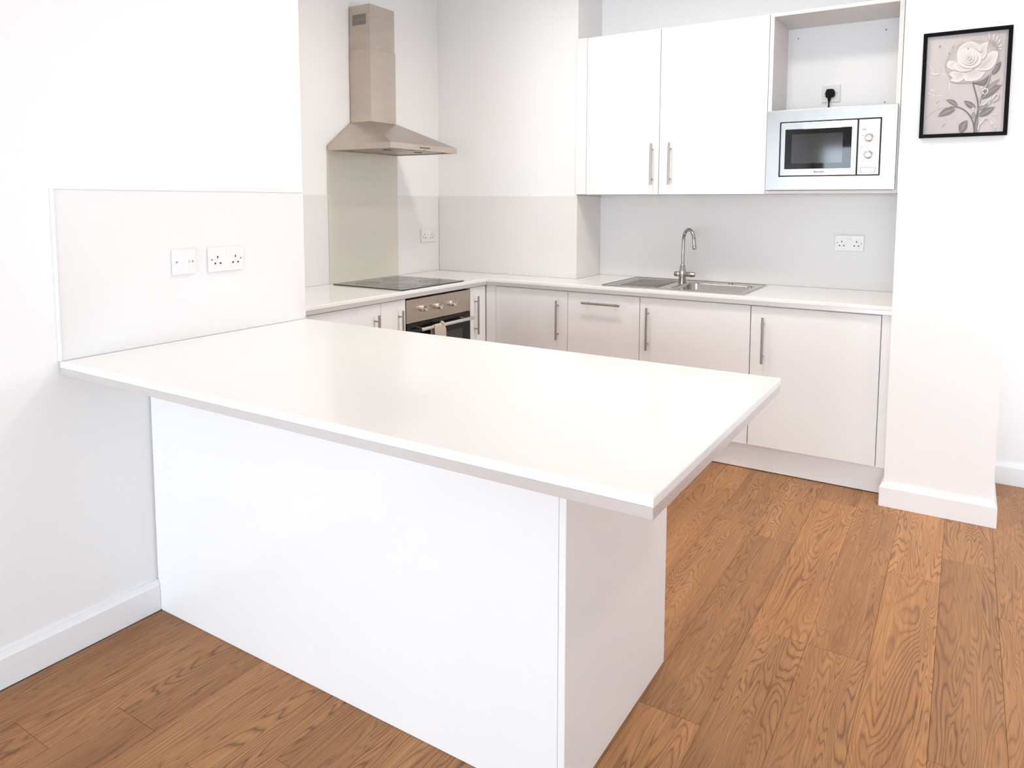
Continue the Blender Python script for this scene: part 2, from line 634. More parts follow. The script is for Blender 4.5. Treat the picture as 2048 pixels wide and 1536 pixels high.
# ------------------------------------------------------------------ ceiling downlights
LIGHT_LABELS = ['small round white ceiling light above the peninsula', 'round white flush ceiling light nearest the hob',
                'round white flush ceiling light in front of the sink', 'round white fill light added to the ceiling right of the column']
for (lx, ly, e, lr), lab in zip(DOWNLIGHTS, LIGHT_LABELS):
    dl = thing('ceiling_light', lab, 'light', (lx, ly, CEIL), group='round ceiling lights')
    MB().lathe([(lr + .012, -.0005), (lr + .014, -.010), (lr + .004, -.014), (lr, -.006)], n=36).build('bezel', M['upvc'], dl, True)
    MB().lathe([(lr, -.0062), (lr, -.0085), (lr * .9, -.0105)], n=36).build('lens', M['lamp'], dl, True)
    area_light('ceiling_lamp', (lx, ly, CEIL - .016), lr * 2, e, LAMP_COLOR, (0, 0, 0), 'DISK', spread=math.radians(160))

# ------------------------------------------------------------------ splashback panels
def panel(name, x0, x1, y0, y1, z0, z1, label, mat='splash'):
    return tag(MB().box(x0, x1, y0, y1, z0, z1, .0006, 1).build(name, M[mat]), label, 'splashback')


sp = thing('splashback_panel', 'pale gloss splashback panel with white edge trim above the peninsula worktop', 'splashback', (0, 0, H))
MB().box(-PT + .0003, 0, .006, PW + .002, .0002, HS - H, .0005, 1).build('panel', M['splash'], sp)
MB().box(-PT + .0003, .0025, -.001, .0055, .001, HS - H + .004).build('edge_trim', M['trim'], sp)
MB().box(-PT + .0003, .0025, .0055, PW + .002, HS - H + .0003, HS - H + .004).build('edge_trim', M['trim'], sp)
panel('splashback_panel', XH - PT + .0003, XH, PW + .01, 1.8795, H + .0002, HS, 'narrow white splashback panel left of the beige glass panel')
panel('splashback_panel', XH - PT + .0003, XH, 2.4795, YB1 - .001, H + .0002, HS, 'white splashback panel between beige glass and the room corner')
panel('splashback_panel', XH + .001, XR + .0, YB1, YB1 + PT - .0003, H + .0002, HS, 'white splashback panel on the wall between hob and sink')
panel('splashback_panel', XR - PT + .0003, XR, YB1 + PT, YB2 - .0001, H + .0002, HS, 'narrow white splashback return left of the sink, in shade')
panel('splashback_panel', XR + .0001, CX0 - .0005, YB2, YB2 + PT - .0003, H + .0002, 1.4325, 'long white splashback panel behind the sink and tap')
panel('glass_splashback', XH - PT + .0003, XH + .002, 1.8805, 2.4785, H + .0002, 1.676, 'tall beige glass splashback between hob and cooker hood', 'glasspanel')

# ------------------------------------------------------------------ worktops
def worktop(name, label, xs, ys, keep, strips):
    w = thing(name, label, 'worktop', (0, 0, 0))
    top = MB().cells(xs, ys, keep, H - .018, H, 0.0)
    bm = top.bm
    bmesh.ops.recalc_face_normals(bm, faces=bm.faces)
    ed = [e for e in bm.edges if len(e.link_faces) == 2 and all(abs(v.co.z - H) < 1e-6 for v in e.verts)
          and e.calc_face_angle() > 1.0]
    bmesh.ops.bevel(bm, geom=ed, offset=.004, segments=3, affect='EDGES', profile=0.5)
    top.build('slab', M['worktop'], w)
    for s in strips:
        MB().box(*s, H - T, H - .0185, .0008, 1).build('edge_strip', M['edge'], w)
    return w


worktop('peninsula_worktop', 'large white peninsula worktop with satin grey edge strip, overhanging its base',
        [0.0003, PL], [0, PW], lambda x, y: True,
        [(0.0003, PL, 0, .03), (PL - .03, PL, .0302, PW - .0302), (0.0003, PL, PW - .03, PW)])
SX0, SX1, SY0, SY1 = 0.517, 1.322, 2.681, 3.190         # inset sink
HX0, HX1, HY0, HY1 = -0.785, -0.264, 1.862, 2.420       # hob
wk = worktop('kitchen_worktop', 'white L-shaped worktop along the walls, carrying hob and sink',
             [XH + .0002, XF, XR - .0002, SX0 + .014, SX1 - .014, CX0 - .001],
             [PW + .006, YF, SY0 + .014, YB1 - .0002, SY1 - .014, YB2 - .0002],
             lambda x, y: ((x < XF or y > YF) and not (SX0 + .014 < x < SX1 - .014 and SY0 + .014 < y < SY1 - .014)
                           and not (x < XR - .0002 and y > YB1 - .0002)),
             [(XF - .03, XF, PW + .006, YF + .03), (XF + .0003, 0.585, YF, YF + .03), (0.5855, CX0 - .001, YF, YF + .03)])


# ------------------------------------------------------------------ cabinet helpers (local: x right, y into the unit, z up; front at y=0)
def bar_handle(door, x, z0, z1, vertical=True, r=.0062, out=.032):
    """A bar handle with two posts as one sub-part of a door."""
    mb = MB()
    if vertical:
        mb.cyl((x, -out, z0), (x, -out, z1), r, n=16)
        for f in (.14, .86):
            z = z0 + (z1 - z0) * f
            mb.cyl((x, -out, z), (x, -.0008, z), .0045, n=12)
    else:
        mb.cyl((z0, -out, x), (z1, -out, x), r, n=16)
        for f in (.14, .86):
            q = z0 + (z1 - z0) * f
            mb.cyl((q, -out, x), (q, -.0008, x), .0045, n=12)
    return mb.build('handle', M['handle'], door, True)


def front(root, name, x0, x1, z0, z1, th=.018, gap=.0015, bev=.0015, mat='cab'):
    return MB().box(x0 + gap, x1 - gap, 0, th, z0 + gap, z1 - gap, bev, 2).build(name, M[mat], root)


def carcass(root, x0, x1, depth, z0, z1, mat='carcass'):
    return MB().box(x0 + .0008, x1 - .0008, .0195, depth, z0, z1).build('body', M[mat], root)


ZD1 = H - T - .004              # door top
ZB = H - T - .0008
# sink run
def base_unit(label, x0, x1, loc, rz, depth, hx=None, horiz=None, filler=None, gap=.0015, group=None, ztop=ZB):
    u = thing('base_cabinet', label, 'cabinet', loc, rz, group)
    lo = min(x0, filler[0]) if filler else x0
    hi = max(x1, filler[1]) if filler else x1
    carcass(u, lo, hi, depth, ZK + .001, ztop)
    if ztop < ZB:                               # room for the sink bowl: front rail only above
        MB().box(lo + .0008, hi - .0008, .0195, .032, ztop, ZB).build('front_rail', M['carcass'], u)
    d = front(u, 'door', x0, x1, ZK, ZD1, gap=gap)
    if hx is not None:
        bar_handle(d, hx, .576, .811)
    if horiz:
        bar_handle(d, .809, horiz[0], horiz[1], False)
    if filler:
        front(u, 'filler_panel', filler[0], filler[1], ZK, ZB - .001, gap=.0006)
    return u


SL = (0, YD, 0)
base_unit('white gloss base cabinet in the inner corner, vertical handle on its right edge', -0.185, 0.317, SL, 0, .26, hx=.257, filler=(-.2595, -.186), gap=.001)
base_unit('narrow white gloss base cabinet with horizontal handle, left of the sink cupboard', 0.317, 0.7675, SL, 0, .55, horiz=(.422, .657), gap=.0018)
base_unit('white gloss sink base cabinet with vertical handle, below the steel sink', 0.7675, 1.368, SL, 0, .55, hx=.818, ztop=.745)
base_unit('white gloss base cabinet next to the column, dark shadow gap around its door', 1.368, 1.966, SL, 0, .55, hx=1.435, filler=(1.9665, CX0 - .001), gap=.0028)
pl = tag(MB().box(-.25, CX0 - .001, YD + .034, YD + .050, .004, ZK - .001, .001, 1).build('plinth', M['cab']),
         'white plinth board under the sink run cabinets', 'plinth')
# hob run (faces +x): local x -> world y
HL = (XD, 0, 0)
base_unit('white gloss base cabinet two doors left of the oven, partly behind the peninsula', 1.172, 1.685, HL, PI / 2, .56, hx=1.638)
base_unit('slim white pull-out base cabinet immediately left of the oven', 1.685, 1.879, HL, PI / 2, .56, hx=1.823)
base_unit('slim white gloss base cabinet between oven and inner corner', 2.478, YD - .0008, HL, PI / 2, .56, hx=2.521)
tag(MB().box(XD - .050, XD - .034, PW + .01, YD + .033, .004, ZK - .001, .001, 1).build('plinth', M['cab']),
    'white plinth board under the hob run cabinets', 'plinth')

# oven
ov = thing('oven', 'built-in oven with steel control panel and black glass door', 'oven', HL, PI / 2)
oz0, oz1 = .266, .862
MB().box(1.884, 2.474, .020, .55, oz0, oz1 - .004).build('body', M['dark'], ov)
cp = MB().box(1.8835, 2.4735, -.002, .0195, .727, .857, .0012, 1).build('control_panel', M['steel'], ov)
for yy, zz in ((2.017, .797), (2.153, .793), (2.282, .793)):
    k = MB().lathe([(.0185, 0), (.0185, .006), (.0150, .009), (.0140, .026), (.0128, .030), (.0, .0302)][:5], (yy, -.0022, zz), 'Y', 28).build('knob', M['knob'], ov, True)
    MB().box(yy - .0012, yy + .0012, -.0330, -.0323, zz, zz + .012).build('pointer', M['ink'], k)
MB().cyl((2.090, -.0035, .806), (2.090, -.0021, .806), .0032, n=12).build('indicator_lamp', M['dark'], ov)
for yy, zz in ((2.017, .826), (2.153, .822), (2.282, .822), (2.195, .806), (2.318, .812)):
    MB().box(yy - .002, yy + .002, -.0024, -.0021, zz - .0025, zz + .0025).build('panel_mark', M['ink'], ov)
dr = MB().box(1.8845, 2.4725, -.004, .0190, oz0 + .002, .7235, .0015, 1).build('door', M['black'], ov)
MB().box(1.985, 2.390, -.0052, -.0041, .345, .636, .0004, 1).build('door_window', M['view'], dr)
hd = MB()
hd.cyl((1.955, -.043, .690), (2.452, -.043, .690), .0105, n=20)
for yy in (2.00, 2.405):
    hd.cyl((yy, -.043, .690), (yy, -.0042, .690), .006, n=14)
hd.build('handle', M['knob'], dr, True)
ovf = thing('oven_filler_drawer', 'white panel under the oven', 'panel', HL, PI / 2)
MB().box(1.8835, 2.4735, 0, .018, ZK + .001, oz0 - .003, .0012, 1).build('panel', M['cab'], ovf)

# cloth over the oven handle
def towel():
    t = thing('tea_towel', 'small ribbed beige cloth hung over the oven door handle', 'towel', (XD, 0, 0), PI / 2)
    mb = MB()
    nx, prof = 26, []
    for k in range(8):
        prof.append((-.0300, .600 + k * .0118))            # back leg, close to the door
    for k in range(9):
        a = PI * k / 8
        prof.append((-.043 + .0128 * math.cos(a), .690 + .0128 * math.sin(a)))
    for k in range(12):
        prof.append((-.0560, .682 - k * .0135))
    grid = []
    for i in range(nx + 1):
        u = i / nx
        col = []
        for j, (yy, zz) in enumerate(prof):
            front_leg = j > 12
            amp = .0016 if 6 < j < 18 else .0035
            wob = amp * math.sin(u * 2 * PI * 5 + .5 * math.sin(j * .6))
            pinch = 1.0 - .18 * math.sin(PI * min(1, max(0, (j - 8) / 10)))
            xx = 2.108 + (u - .5) * .102 * pinch + .003 * math.sin(j * .7)
            yo = yy - abs(wob) * (1 if front_leg else .3) * 1.2
            if 7 < j < 18:
                yo = yy + (wob * .0)
            col.append(Vector((xx, yo, zz + (.004 * math.sin(u * 9) if j in (0, len(prof) - 1) else 0))))
        grid.append(col)
    vsx = [[mb.bm.verts.new(p) for p in c] for c in grid]
    for a, b in zip(vsx, vsx[1:]):
        for j in range(len(prof) - 1):
            mb.bm.faces.new((a[j], b[j], b[j + 1], a[j + 1]))
    o = mb.build('cloth', M['cloth'], t, True)
    s = o.modifiers.new('thickness', 'SOLIDIFY')
    s.thickness = .0018
    s.offset = 0
    # gathered knot on the bar
    MB().lathe([(.004, -.010), (.011, -.008), (.0145, 0), (.011, .008), (.004, .010)], (2.135, -.049, .7015), 'X', 16).build('knot', M['cloth'], t, True)


towel()

# hob
hb = thing('induction_hob', 'black glass hob set into the white worktop below the cooker hood', 'hob', (0, 0, H))
MB().box(HX0, HX1, HY0, HY1, .0006, .0060, .0012, 2).build('glass', M['hob'], hb)
for cx, cy, r in ((-.655, 2.010, .070), (-.655, 2.275, .092), (-.400, 2.000, .092), (-.400, 2.275, .070)):
    mb = MB()
    for r0, r1 in ((r - .004, r), (r * .62 - .003, r * .62)):
        n = 40
        mb.loft([[(cx + q * math.cos(2 * PI * k / n), cy + q * math.sin(2 * PI * k / n), z) for k in range(n)]
                 for q, z in ((r0, .0061), (r0, .0063), (r1, .0063), (r1, .0061))], False, False)
    mb.build('cooking_zone', M['hobmark'], hb)
MB().box(-.300, -.285, 2.06, 2.22, .0061, .0063).build('touch_controls', M['hobmark'], hb)

# ------------------------------------------------------------------ cooker hood
hd = thing('cooker_hood', 'stainless steel chimney cooker hood over the hob', 'cooker hood', (XH, 0, 0))
cy0, cy1, cz0, cz1, cz2 = 1.882, 2.474, 1.675, 1.706, 1.848
fx = .476                                            # canopy depth from the wall
ky0, ky1, kx = 2.070, 2.285, .165                    # chimney
mb = MB()
e = .0008
# band
mb.loft([[(e, cy0, cz0), (fx, cy0, cz0), (fx, cy1, cz0), (e, cy1, cz0)],
         [(e, cy0, cz1), (fx, cy0, cz1), (fx, cy1, cz1), (e, cy1, cz1)],
         [(e, ky0 - .004, cz2), (kx + .004, ky0 - .004, cz2), (kx + .004, ky1 + .004, cz2), (e, ky1 + .004, cz2)]], False, True)
# inner return lip of the open underside
mb.loft([[(e, cy0, cz0), (fx, cy0, cz0), (fx, cy1, cz0), (e, cy1, cz0)],
         [(e + .012, cy0 + .012, cz0), (fx - .012, cy0 + .012, cz0), (fx - .012, cy1 - .012, cz0), (e + .012, cy1 - .012, cz0)],
         [(e + .012, cy0 + .012, cz0 + .012), (fx - .012, cy0 + .012, cz0 + .012), (fx - .012, cy1 - .012, cz0 + .012), (e + .012, cy1 - .012, cz0 + .012)]], False, True)
mb.build('canopy', M['steel'], hd)
for a, b in ((cy0 + .03, (cy0 + cy1) / 2 - .004), ((cy0 + cy1) / 2 + .004, cy1 - .03)):
    f = MB().box(.055, .385, a, b, cz0 + .004, cz0 + .0115, .002, 1).build('grease_filter', M['filter'], hd)
    MB().box(.30, .32, (a + b) / 2 - .03, (a + b) / 2 + .03, cz0 + .0015, cz0 + .004, .0006, 1).build('latch', M['dark'], f)
for yy in (cy0 + .10, cy1 - .10):
    MB().lathe([(.026, 0), (.026, .004), (.021, .005)], (.430, yy, cz0 + .0070), 'Z', 24).build('lamp_cover', M['trim'], hd, True)
MB().box(e, kx - .003, ky0 + .003, ky1 - .003, 2.2652, 2.513, .001, 1).build('upper_chimney', M['steel'], hd)
MB().box(e, kx, ky0, ky1, cz2 + .0006, 2.265, .001, 1).build('lower_chimney', M['steel'], hd)
vp = MB().box(.026, .132, ky0 + .0022, ky0 + .0029, 2.400, 2.464).build('vent_grille', M['filter'], hd)
for q in range(9):
    xx = .030 + q * .0115
    for z0, z1 in ((2.404, 2.430), (2.434, 2.460)):
        MB().box(xx, xx + .0055, ky0 + .0016, ky0 + .0021, z0, z1).build('slot', M['slot'], vp)
for q in range(5):
    MB().lathe([(.0042, 0), (.0042, .0015), (.003, .002)], (fx + .0003, 2.135 + q * .0185, 1.690), 'X', 14).build('button', M['dark'], hd, True)
MB().box(fx + .0003, fx + .0009, 2.164, 2.176, 1.6795, 1.6820).build('button_mark', M['dark'], hd)

# ------------------------------------------------------------------ sink and tap
sk = thing('sink', 'stainless steel inset sink with drainer on its left', 'sink', (0, 0, H))
BX0, BX1, BY0, BY1 = .900, 1.284, 2.742, 3.092
DX0, DX1, DY0, DY1 = .545, .842, 2.722, 3.140
zr = .0040
mb = MB()
mb.cells([SX0, DX0, DX1, BX0, BX1, SX1], [SY0, DY0, BY0, BY1, DY1, SY1],
         lambda x, y: not (BX0 < x < BX1 and BY0 < y < BY1) and not (DX0 < x < DX1 and DY0 < y < DY1), .0006, zr)
mb.build('rim', M['sink'], sk)
lip = MB()
for a in ((SX0, SX1, SY0, SY0 + .006), (SX0, SX1, SY1 - .006, SY1), (SX0, SX0 + .006, SY0 + .006, SY1 - .006), (SX1 - .006, SX1, SY0 + .006, SY1 - .006)):
    lip.box(*a, zr + .0001, zr + .0022, .0008, 1)
lip.build('raised_lip', M['sink'], sk)
bw = MB()
bw.loft([rrect(BX0 - g, BX1 + g, BY0 - g, BY1 + g, z, r) for g, z, r in
         ((.0, zr, .001), (-.002, zr - .0005, .030), (-.006, zr - .006, .048), (-.012, -.120, .050), (-.022, -.140, .046), (-.045, -.148, .030))], False, True)
bw.build('bowl', M['sink'], sk, True)
MB().lathe([(.040, 0), (.040, .003), (.030, .0035), (.026, .001)], ((BX0 + BX1) / 2, (BY0 + BY1) / 2, -.1478), 'Z', 28).build('waste', M['chrome'], sk, True)
dn = MB()
dn.loft([rrect(DX0 - g, DX1 + g, DY0 - g, DY1 + g, z, r) for g, z, r in
         ((0, zr, .001), (-.004, zr - .0008, .012), (-.012, -.0035, .016))], False, True)
dr_ = dn.build('drainer', M['sink'], sk, True)
for q in range(9):
    yy = DY0 + .05 + q * (DY1 - DY0 - .10) / 8
    MB().tube([(DX0 + .035, yy, -.0030), (DX0 + .05, yy, -.0012), (DX1 - .05, yy, -.0012), (DX1 - .03, yy, -.0032)], .0017, 8).build('ridge', M['sink'], dr_, True)
MB().cyl((1.15, 3.0915, -.035), (1.15, 3.0875, -.035), .013, n=20).build('overflow', M['dark'], sk)
MB().lathe([(.014, 0), (.014, .003), (.010, .007)], (1.128, 3.145, zr + .0003), 'Z', 20).build('waste_knob', M['chrome'], sk, True)

tp = thing('mixer_tap', 'brushed nickel swan-neck mixer tap behind the sink', 'tap', (.872, 3.040, H + zr + .0003))
MB().lathe([(.0255, 0), (.0255, .004), (.0215, .006), (.0205, .042), (.0215, .060), (.0180, .078), (.0150, .096), (.0135, .104), (.012, .106)], n=32).build('body', M['chrome'], tp, True)
pts = [(0, 0, .100), (.001, 0, .17), (.002, 0, .252)]
ang = -.62
cxr = .050
for k in range(1, 15):
    a = PI * k / 14 * .97
    rr = cxr * (1 - math.cos(a))
    pts.append((.002 + rr * math.cos(ang), rr * math.sin(ang), .252 + .062 * math.sin(a)))
ex, ey, ez = pts[-1]
for k in range(1, 5):
    pts.append((ex + .001 * k, ey - .0006 * k, ez - .012 * k))
MB().tube(pts, .0098, 18).build('spout', M['chrome'], tp, True)
ex, ey, ez = pts[-1]
MB().lathe([(.0105, -.012), (.0115, -.010), (.0115, .010), (.0102, .012)], (ex, ey, ez + .004), 'Z', 20).build('aerator', M['chrome'], tp, True)
for s, ln in ((-1, .042), (1, .068)):
    MB().lathe([(.011, s * .012), (.0145, s * .020), (.0150, s * ln), (.0125, s * (ln + .006)), (.006, s * (ln + .008))], (0, 0, .050), 'X', 24).build('lever', M['chrome'], tp, True)

# ------------------------------------------------------------------ peninsula base
pn = thing('peninsula_cabinet', 'white gloss panelled peninsula base under the large worktop', 'cabinet', (0, .276, 0))
zt_ = H - T - .0006
MB().box(.0005, 1.5455, 0, .018, 0.0006, zt_, .001, 1).build('back_panel', M['cab'], pn)
MB().box(1.5465, 1.5645, -.0005, .643, 0.0006, zt_, .0012, 1).build('end_panel', M['cab'], pn)
MB().box(.0008, 1.5455, .0185, .622, .10, zt_, 0).build('body', M['carcass'], pn)
MB().box(.0008, 1.5455, .560, .576, 0.0006, .0995).build('plinth', M['cab'], pn)
for q in range(3):
    a, b = .0015 + q * .5146, .0015 + (q + 1) * .5146
    d = MB().box(a + .0015, b - .0015, .6235, .6415, .1005, zt_ - .004, .0015, 1).build('door', M['cab'], pn)
    hm = MB().cyl((b - .05, .674, .576), (b - .05, .674, .811), .0062, n=14)
    for z in (.61, .778):
        hm.cyl((b - .05, .642, z), (b - .05, .674, z), .0045, n=10)
    hm.build('handle', M['handle'], d, True)

# ------------------------------------------------------------------ wall cabinets
YU, ZU0, ZU1 = 2.888, 1.433, 2.362
wc = thing('wall_cabinet', 'white gloss double-door wall cabinet with two bar handles above the sink', 'cabinet', (0, YU, 0))
MB().box(XR + .0008, 1.3640, .0195, YB2 - YU - .0008, ZU0, ZU1).build('body', M['carcass'], wc)
MB().box(XR + .0008, .3080, .001, .0190, ZU0, ZU1, .001, 1).build('filler_panel', M['cab'], wc)
d1 = front(wc, 'door', .3090, .7705, ZU0 - .004, ZU1, gap=.0018)
bar_handle(d1, .733, 1.485, 1.720)
d2 = front(wc, 'door', .7705, 1.3640, ZU0 - .004, ZU1, gap=.0018)
bar_handle(d2, .8395, 1.485, 1.720)

mcab = thing('microwave_cabinet', 'open white wall cabinet housing the built-in microwave', 'cabinet', (0, YU, 0))
dep = YB2 - YU - .0008
NX0, NX1 = 1.3650, 1.9820
MB().box(NX0, NX0 + .020, .0, dep, ZU0, ZU1, .0008, 1).build('side_panel', M['carcass'], mcab)
MB().box(NX1 - .020, NX1, .0, dep, ZU0, ZU1, .0008, 1).build('side_panel', M['carcass'], mcab)
MB().box(NX0 + .0203, NX1 - .0203, .0, dep, ZU1 - .018, ZU1, .0008, 1).build('top_panel', M['carcass'], mcab)
MB().box(NX0 + .0203, NX1 - .0203, .0, dep, ZU0, ZU0 + .016, .0008, 1).build('bottom_panel', M['carcass'], mcab)
bk = MB().box(NX0 + .0203, NX1 - .0203, dep - .010, dep - .0005, ZU0 + .0163, ZU1 - .0183).build('rear_panel', M['matt'], mcab)
YN = dep - .010                                       # front of the rear panel (local)
for x, z in ((1.438, 2.292), (1.874, 2.288), (1.882, 1.914)):
    MB().lathe([(.0045, 0), (.0040, .0015), (.002, .002)], (x, YN - .0003, z), 'Y', 12).build('screw_cap', M['screw'], bk, True)
MB().box(NX1 + .0012, CX0 - .0008, .006, .024, ZU0, ZU1, .001, 1).build('filler_panel', M['cab'], mcab)

# ------------------------------------------------------------------ microwave
mw = thing('microwave', 'built-in stainless steel microwave with black glass door and two knobs', 'microwave', (0, YU, 0))
MZ0, MZ1 = 1.4500, 1.8610
mb = MB()
X = [1.3670, 1.4350, 1.9070, 1.9755]
Z = [MZ0, 1.5195, 1.7985, MZ1]
mb.cells(X, Z, lambda x, z: not (X[1] < x < X[2] and Z[1] < z < Z[2]), 0, .019)
for v in mb.bm.verts:                                 # plate built flat, then stood upright
    v.co = Vector((v.co.x, -.0008 - v.co.z, v.co.y))
bmesh.ops.recalc_face_normals(mb.bm, faces=mb.bm.faces)
ed = [e for e in mb.bm.edges if len(e.link_faces) == 2 and e.calc_face_angle() > 1.0]
bmesh.ops.bevel(mb.bm, geom=ed, offset=.0022, segments=2, affect='EDGES', profile=.5)
mb.build('trim_frame', M['bright'], mw)
MB().box(1.4356, 1.9064, -.0110, .29, 1.5201, 1.7979).build('body', M['dark'], mw)
md = MB().box(1.4395, 1.8015, -.0205, -.0112, 1.5240, 1.7940, .002, 2).build('door', M['bright'], mw)
MB().box(1.4620, 1.7770, -.0220, -.0206, 1.5580, 1.7610, .0012, 2).build('door_glass', M['black'], md)
MB().box(1.4950, 1.7370, -.0228, -.0221, 1.5860, 1.7350, .0002, 1).build('viewing_window', M['view'], md)
text_mesh('brand_lettering', 'Baumatic', .0138, M['ink'], md, (1.6315, -.0207, 1.5425), (PI / 2, 0, 0))
ctl = MB().box(1.8065, 1.9030, -.0205, -.0112, 1.5240, 1.7940, .002, 2).build('control_panel', M['bright'], mw)
for x, z in ((1.8545, 1.7030), (1.8540, 1.6210)):
    k = MB().lathe([(.0205, 0), (.0205, .0012), (.0165, .0022), (.0160, .016), (.0145, .0185), (.013, .0190)], (x, -.0206, z), 'Y', 32).build('knob', M['knob'], mw, True)
    MB().lathe([(.0215, 0), (.0215, .0008), (.0206, .0008), (.0206, 0)], (x, -.0206, z), 'Y', 32).build('knob_ring', M['dark'], mw)
bt = MB().box(1.8215, 1.8870, -.0225, -.0206, 1.5345, 1.5600, .0010, 1)
bt = bt.build('door_button', M['bright'], mw)
mb = MB()
for a in ((1.8200, 1.8885, 1.5600, 1.5612), (1.8200, 1.8885, 1.5333, 1.5345), (1.8200, 1.8214, 1.5345, 1.5600), (1.8871, 1.8885, 1.5345, 1.5600)):
    mb.box(a[0], a[1], -.0210, -.0206, a[2], a[3])
mb.build('button_gap', M['dark'], mw)
for x, z, w in ((1.826, 1.745, .004), (1.832, 1.745, .005), (1.839, 1.745, .004), (1.826, 1.7155, .004), (1.826, 1.659, .004), (1.838, 1.657, .002), (1.846, 1.659, .004), (1.818, 1.629, .002), (1.832, 1.5472, .030)):
    h = .0022 if w < .02 else .0004
    MB().box(x - w / 2 if w < .02 else x, x + w / 2 if w < .02 else x + .045, -.0207 if w < .02 else -.0227, -.02055 if w < .02 else -.0225, z - h, z + h).build('panel_mark', M['ink'], mw)


# ------------------------------------------------------------------ sockets and switches (local: x right, z up, front towards -y)
def plate(root, w, h, th=.009):
    return MB().box(-w / 2, w / 2, -th, -.0006, -h / 2, h / 2, .0025, 3).build('faceplate', M['plastic'], root)


def pin_holes(fp, cx, th=.009, dz=0):
    for dx, z, w, h in ((0, .0085 + dz, .0046, .0088), (-.0108, -.0135 + dz, .0072, .0056), (.0108, -.0135 + dz, .0072, .0056)):
        MB().box(cx + dx - w / 2, cx + dx + w / 2, -th - .0003, -th + .001, z - h / 2, z + h / 2).build('pin_slot', M['hole'], fp)


def screws(fp, xs_, th=.009):
    for x in xs_:
        MB().cyl((x, -th - .0006, 0), (x, -th + .0005, 0), .0034, n=14).build('screw', M['screw'], fp, True)


def rocker(fp, x, z, th=.009, w=.0095, h=.019, tilt=.0022):
    mb = MB()
    mb.poly([(x - w / 2, -th + .0003, z - h / 2), (x + w / 2, -th + .0003, z - h / 2), (x + w / 2, -th + .0003, z + h / 2), (x - w / 2, -th + .0003, z + h / 2),
             (x - w / 2, -th - .0008, z - h / 2), (x + w / 2, -th - .0008, z - h / 2), (x + w / 2, -th - .0008 - tilt, z + h / 2), (x - w / 2, -th - .0008 - tilt, z + h / 2)],
            [(0, 1, 2, 3), (4, 5, 6, 7), (0, 1, 5, 4), (1, 2, 6, 5), (2, 3, 7, 6), (3, 0, 4, 7)])
    r = mb.build('rocker_switch', M['trim'], fp)
    MB().box(x - w / 2 - .0008, x + w / 2 + .0008, -th - .0002, -th + .0002, z - h / 2 - .0008, z + h / 2 + .0008).build('switch_surround', M['carcass'], fp)
    return r


def double_socket(label, loc, rz):
    s = thing('double_socket', label, 'socket', loc, rz)
    fp = plate(s, .147, .087)
    pin_holes(fp, -.0370)
    pin_holes(fp, .0370)
    screws(fp, (-.0605, .0605))
    rocker(fp, -.0068, .0240)
    rocker(fp, .0068, .0240)
    return s


double_socket('white double wall socket right of the single switch above the peninsula', (0, .580, 1.180), PI / 2)
double_socket('white double wall socket in the corner right of the beige glass panel', (XH, 2.778, 1.156), PI / 2)
double_socket('white double wall socket on the sink wall near the column', (1.739, YB2, 1.165), 0)
s = thing('fused_switch', 'white single switch plate left of the double socket above the peninsula', 'switch', (0, .413, 1.181), PI / 2)
fp = plate(s, .087, .087, .010)
screws(fp, (-.0300, .0300), .010)
rk = rocker(fp, .008, .000, .010, .020, .034, .003)
MB().box(.0125, .0165, -.0137, -.0118, -.005, .006).build('neon_indicator', M['red'], rk)

s = thing('single_socket', 'white single socket on the rear panel of the open cabinet above the microwave', 'socket', (1.6195, YU + YN, 1.978), 0)
fp = plate(s, .092, .092)
pin_holes(fp, -.002)
screws(fp, (-.0300, .0300))
MB().box(-.0325, -.0285, -.0093, -.0088, -.018, -.013).build('indicator', M['screw'], fp)

pg = thing('power_plug', 'black three-pin plug with cable in the socket above the microwave', 'plug', (1.6165, YU + YN - .0096, 1.976), 0)
prof = [(-.016, .0245), (.012, .0245), (.0205, .017), (.0245, .004), (.0235, -.010), (.018, -.019), (.0085, -.0215), (-.0125, -.0215), (-.0205, -.0205), (-.0235, -.009), (-.0245, .004), (-.0205, .017)]
mb = MB()
mb.loft([[(x * sc, y, z * sc) for x, z in prof] for sc, y in ((.93, .0), (1.0, -.004), (1.0, -.018), (.9, -.024))], True, True)
mb.build('plug_body', M['plug'], pg, True)
MB().tube([(-.003, -.013, -.0205), (-.004, -.013, -.034), (-.0045, -.013, -.044)], .007, 14, [.0085, .0070, .0042]).build('strain_relief', M['plug'], pg, True)
MB().tube([(-.0045, -.013, -.0435), (-.005, -.013, -.062), (-.006, -.014, -.085), (-.006, -.024, -.110), (-.006, -.026, -.150)], .0036, 12).build('cable', M['plug'], pg, True)

# ------------------------------------------------------------------ framed flower print
FX0, FX1, FZ0, FZ1 = 2.0855, 2.4035, 1.6660, 2.1080
pc = thing('picture_frame', 'black framed grey print of a white rose hanging on the column', 'picture', ((FX0 + FX1) / 2, YC, (FZ0 + FZ1) / 2))
fwid, fhei, fb = FX1 - FX0, FZ1 - FZ0, .0150
for nm, a in (('h', (-fwid / 2, fwid / 2, fhei / 2 - fb, fhei / 2)), ('h', (-fwid / 2, fwid / 2, -fhei / 2, -fhei / 2 + fb)),
              ('v', (-fwid / 2, -fwid / 2 + fb, -fhei / 2 + fb, fhei / 2 - fb)), ('v', (fwid / 2 - fb, fwid / 2, -fhei / 2 + fb, fhei / 2 - fb))):
    MB().box(a[0], a[1], -.020, -.0010, a[2], a[3], .0015, 2).build('frame_bar', M['frame'], pc)


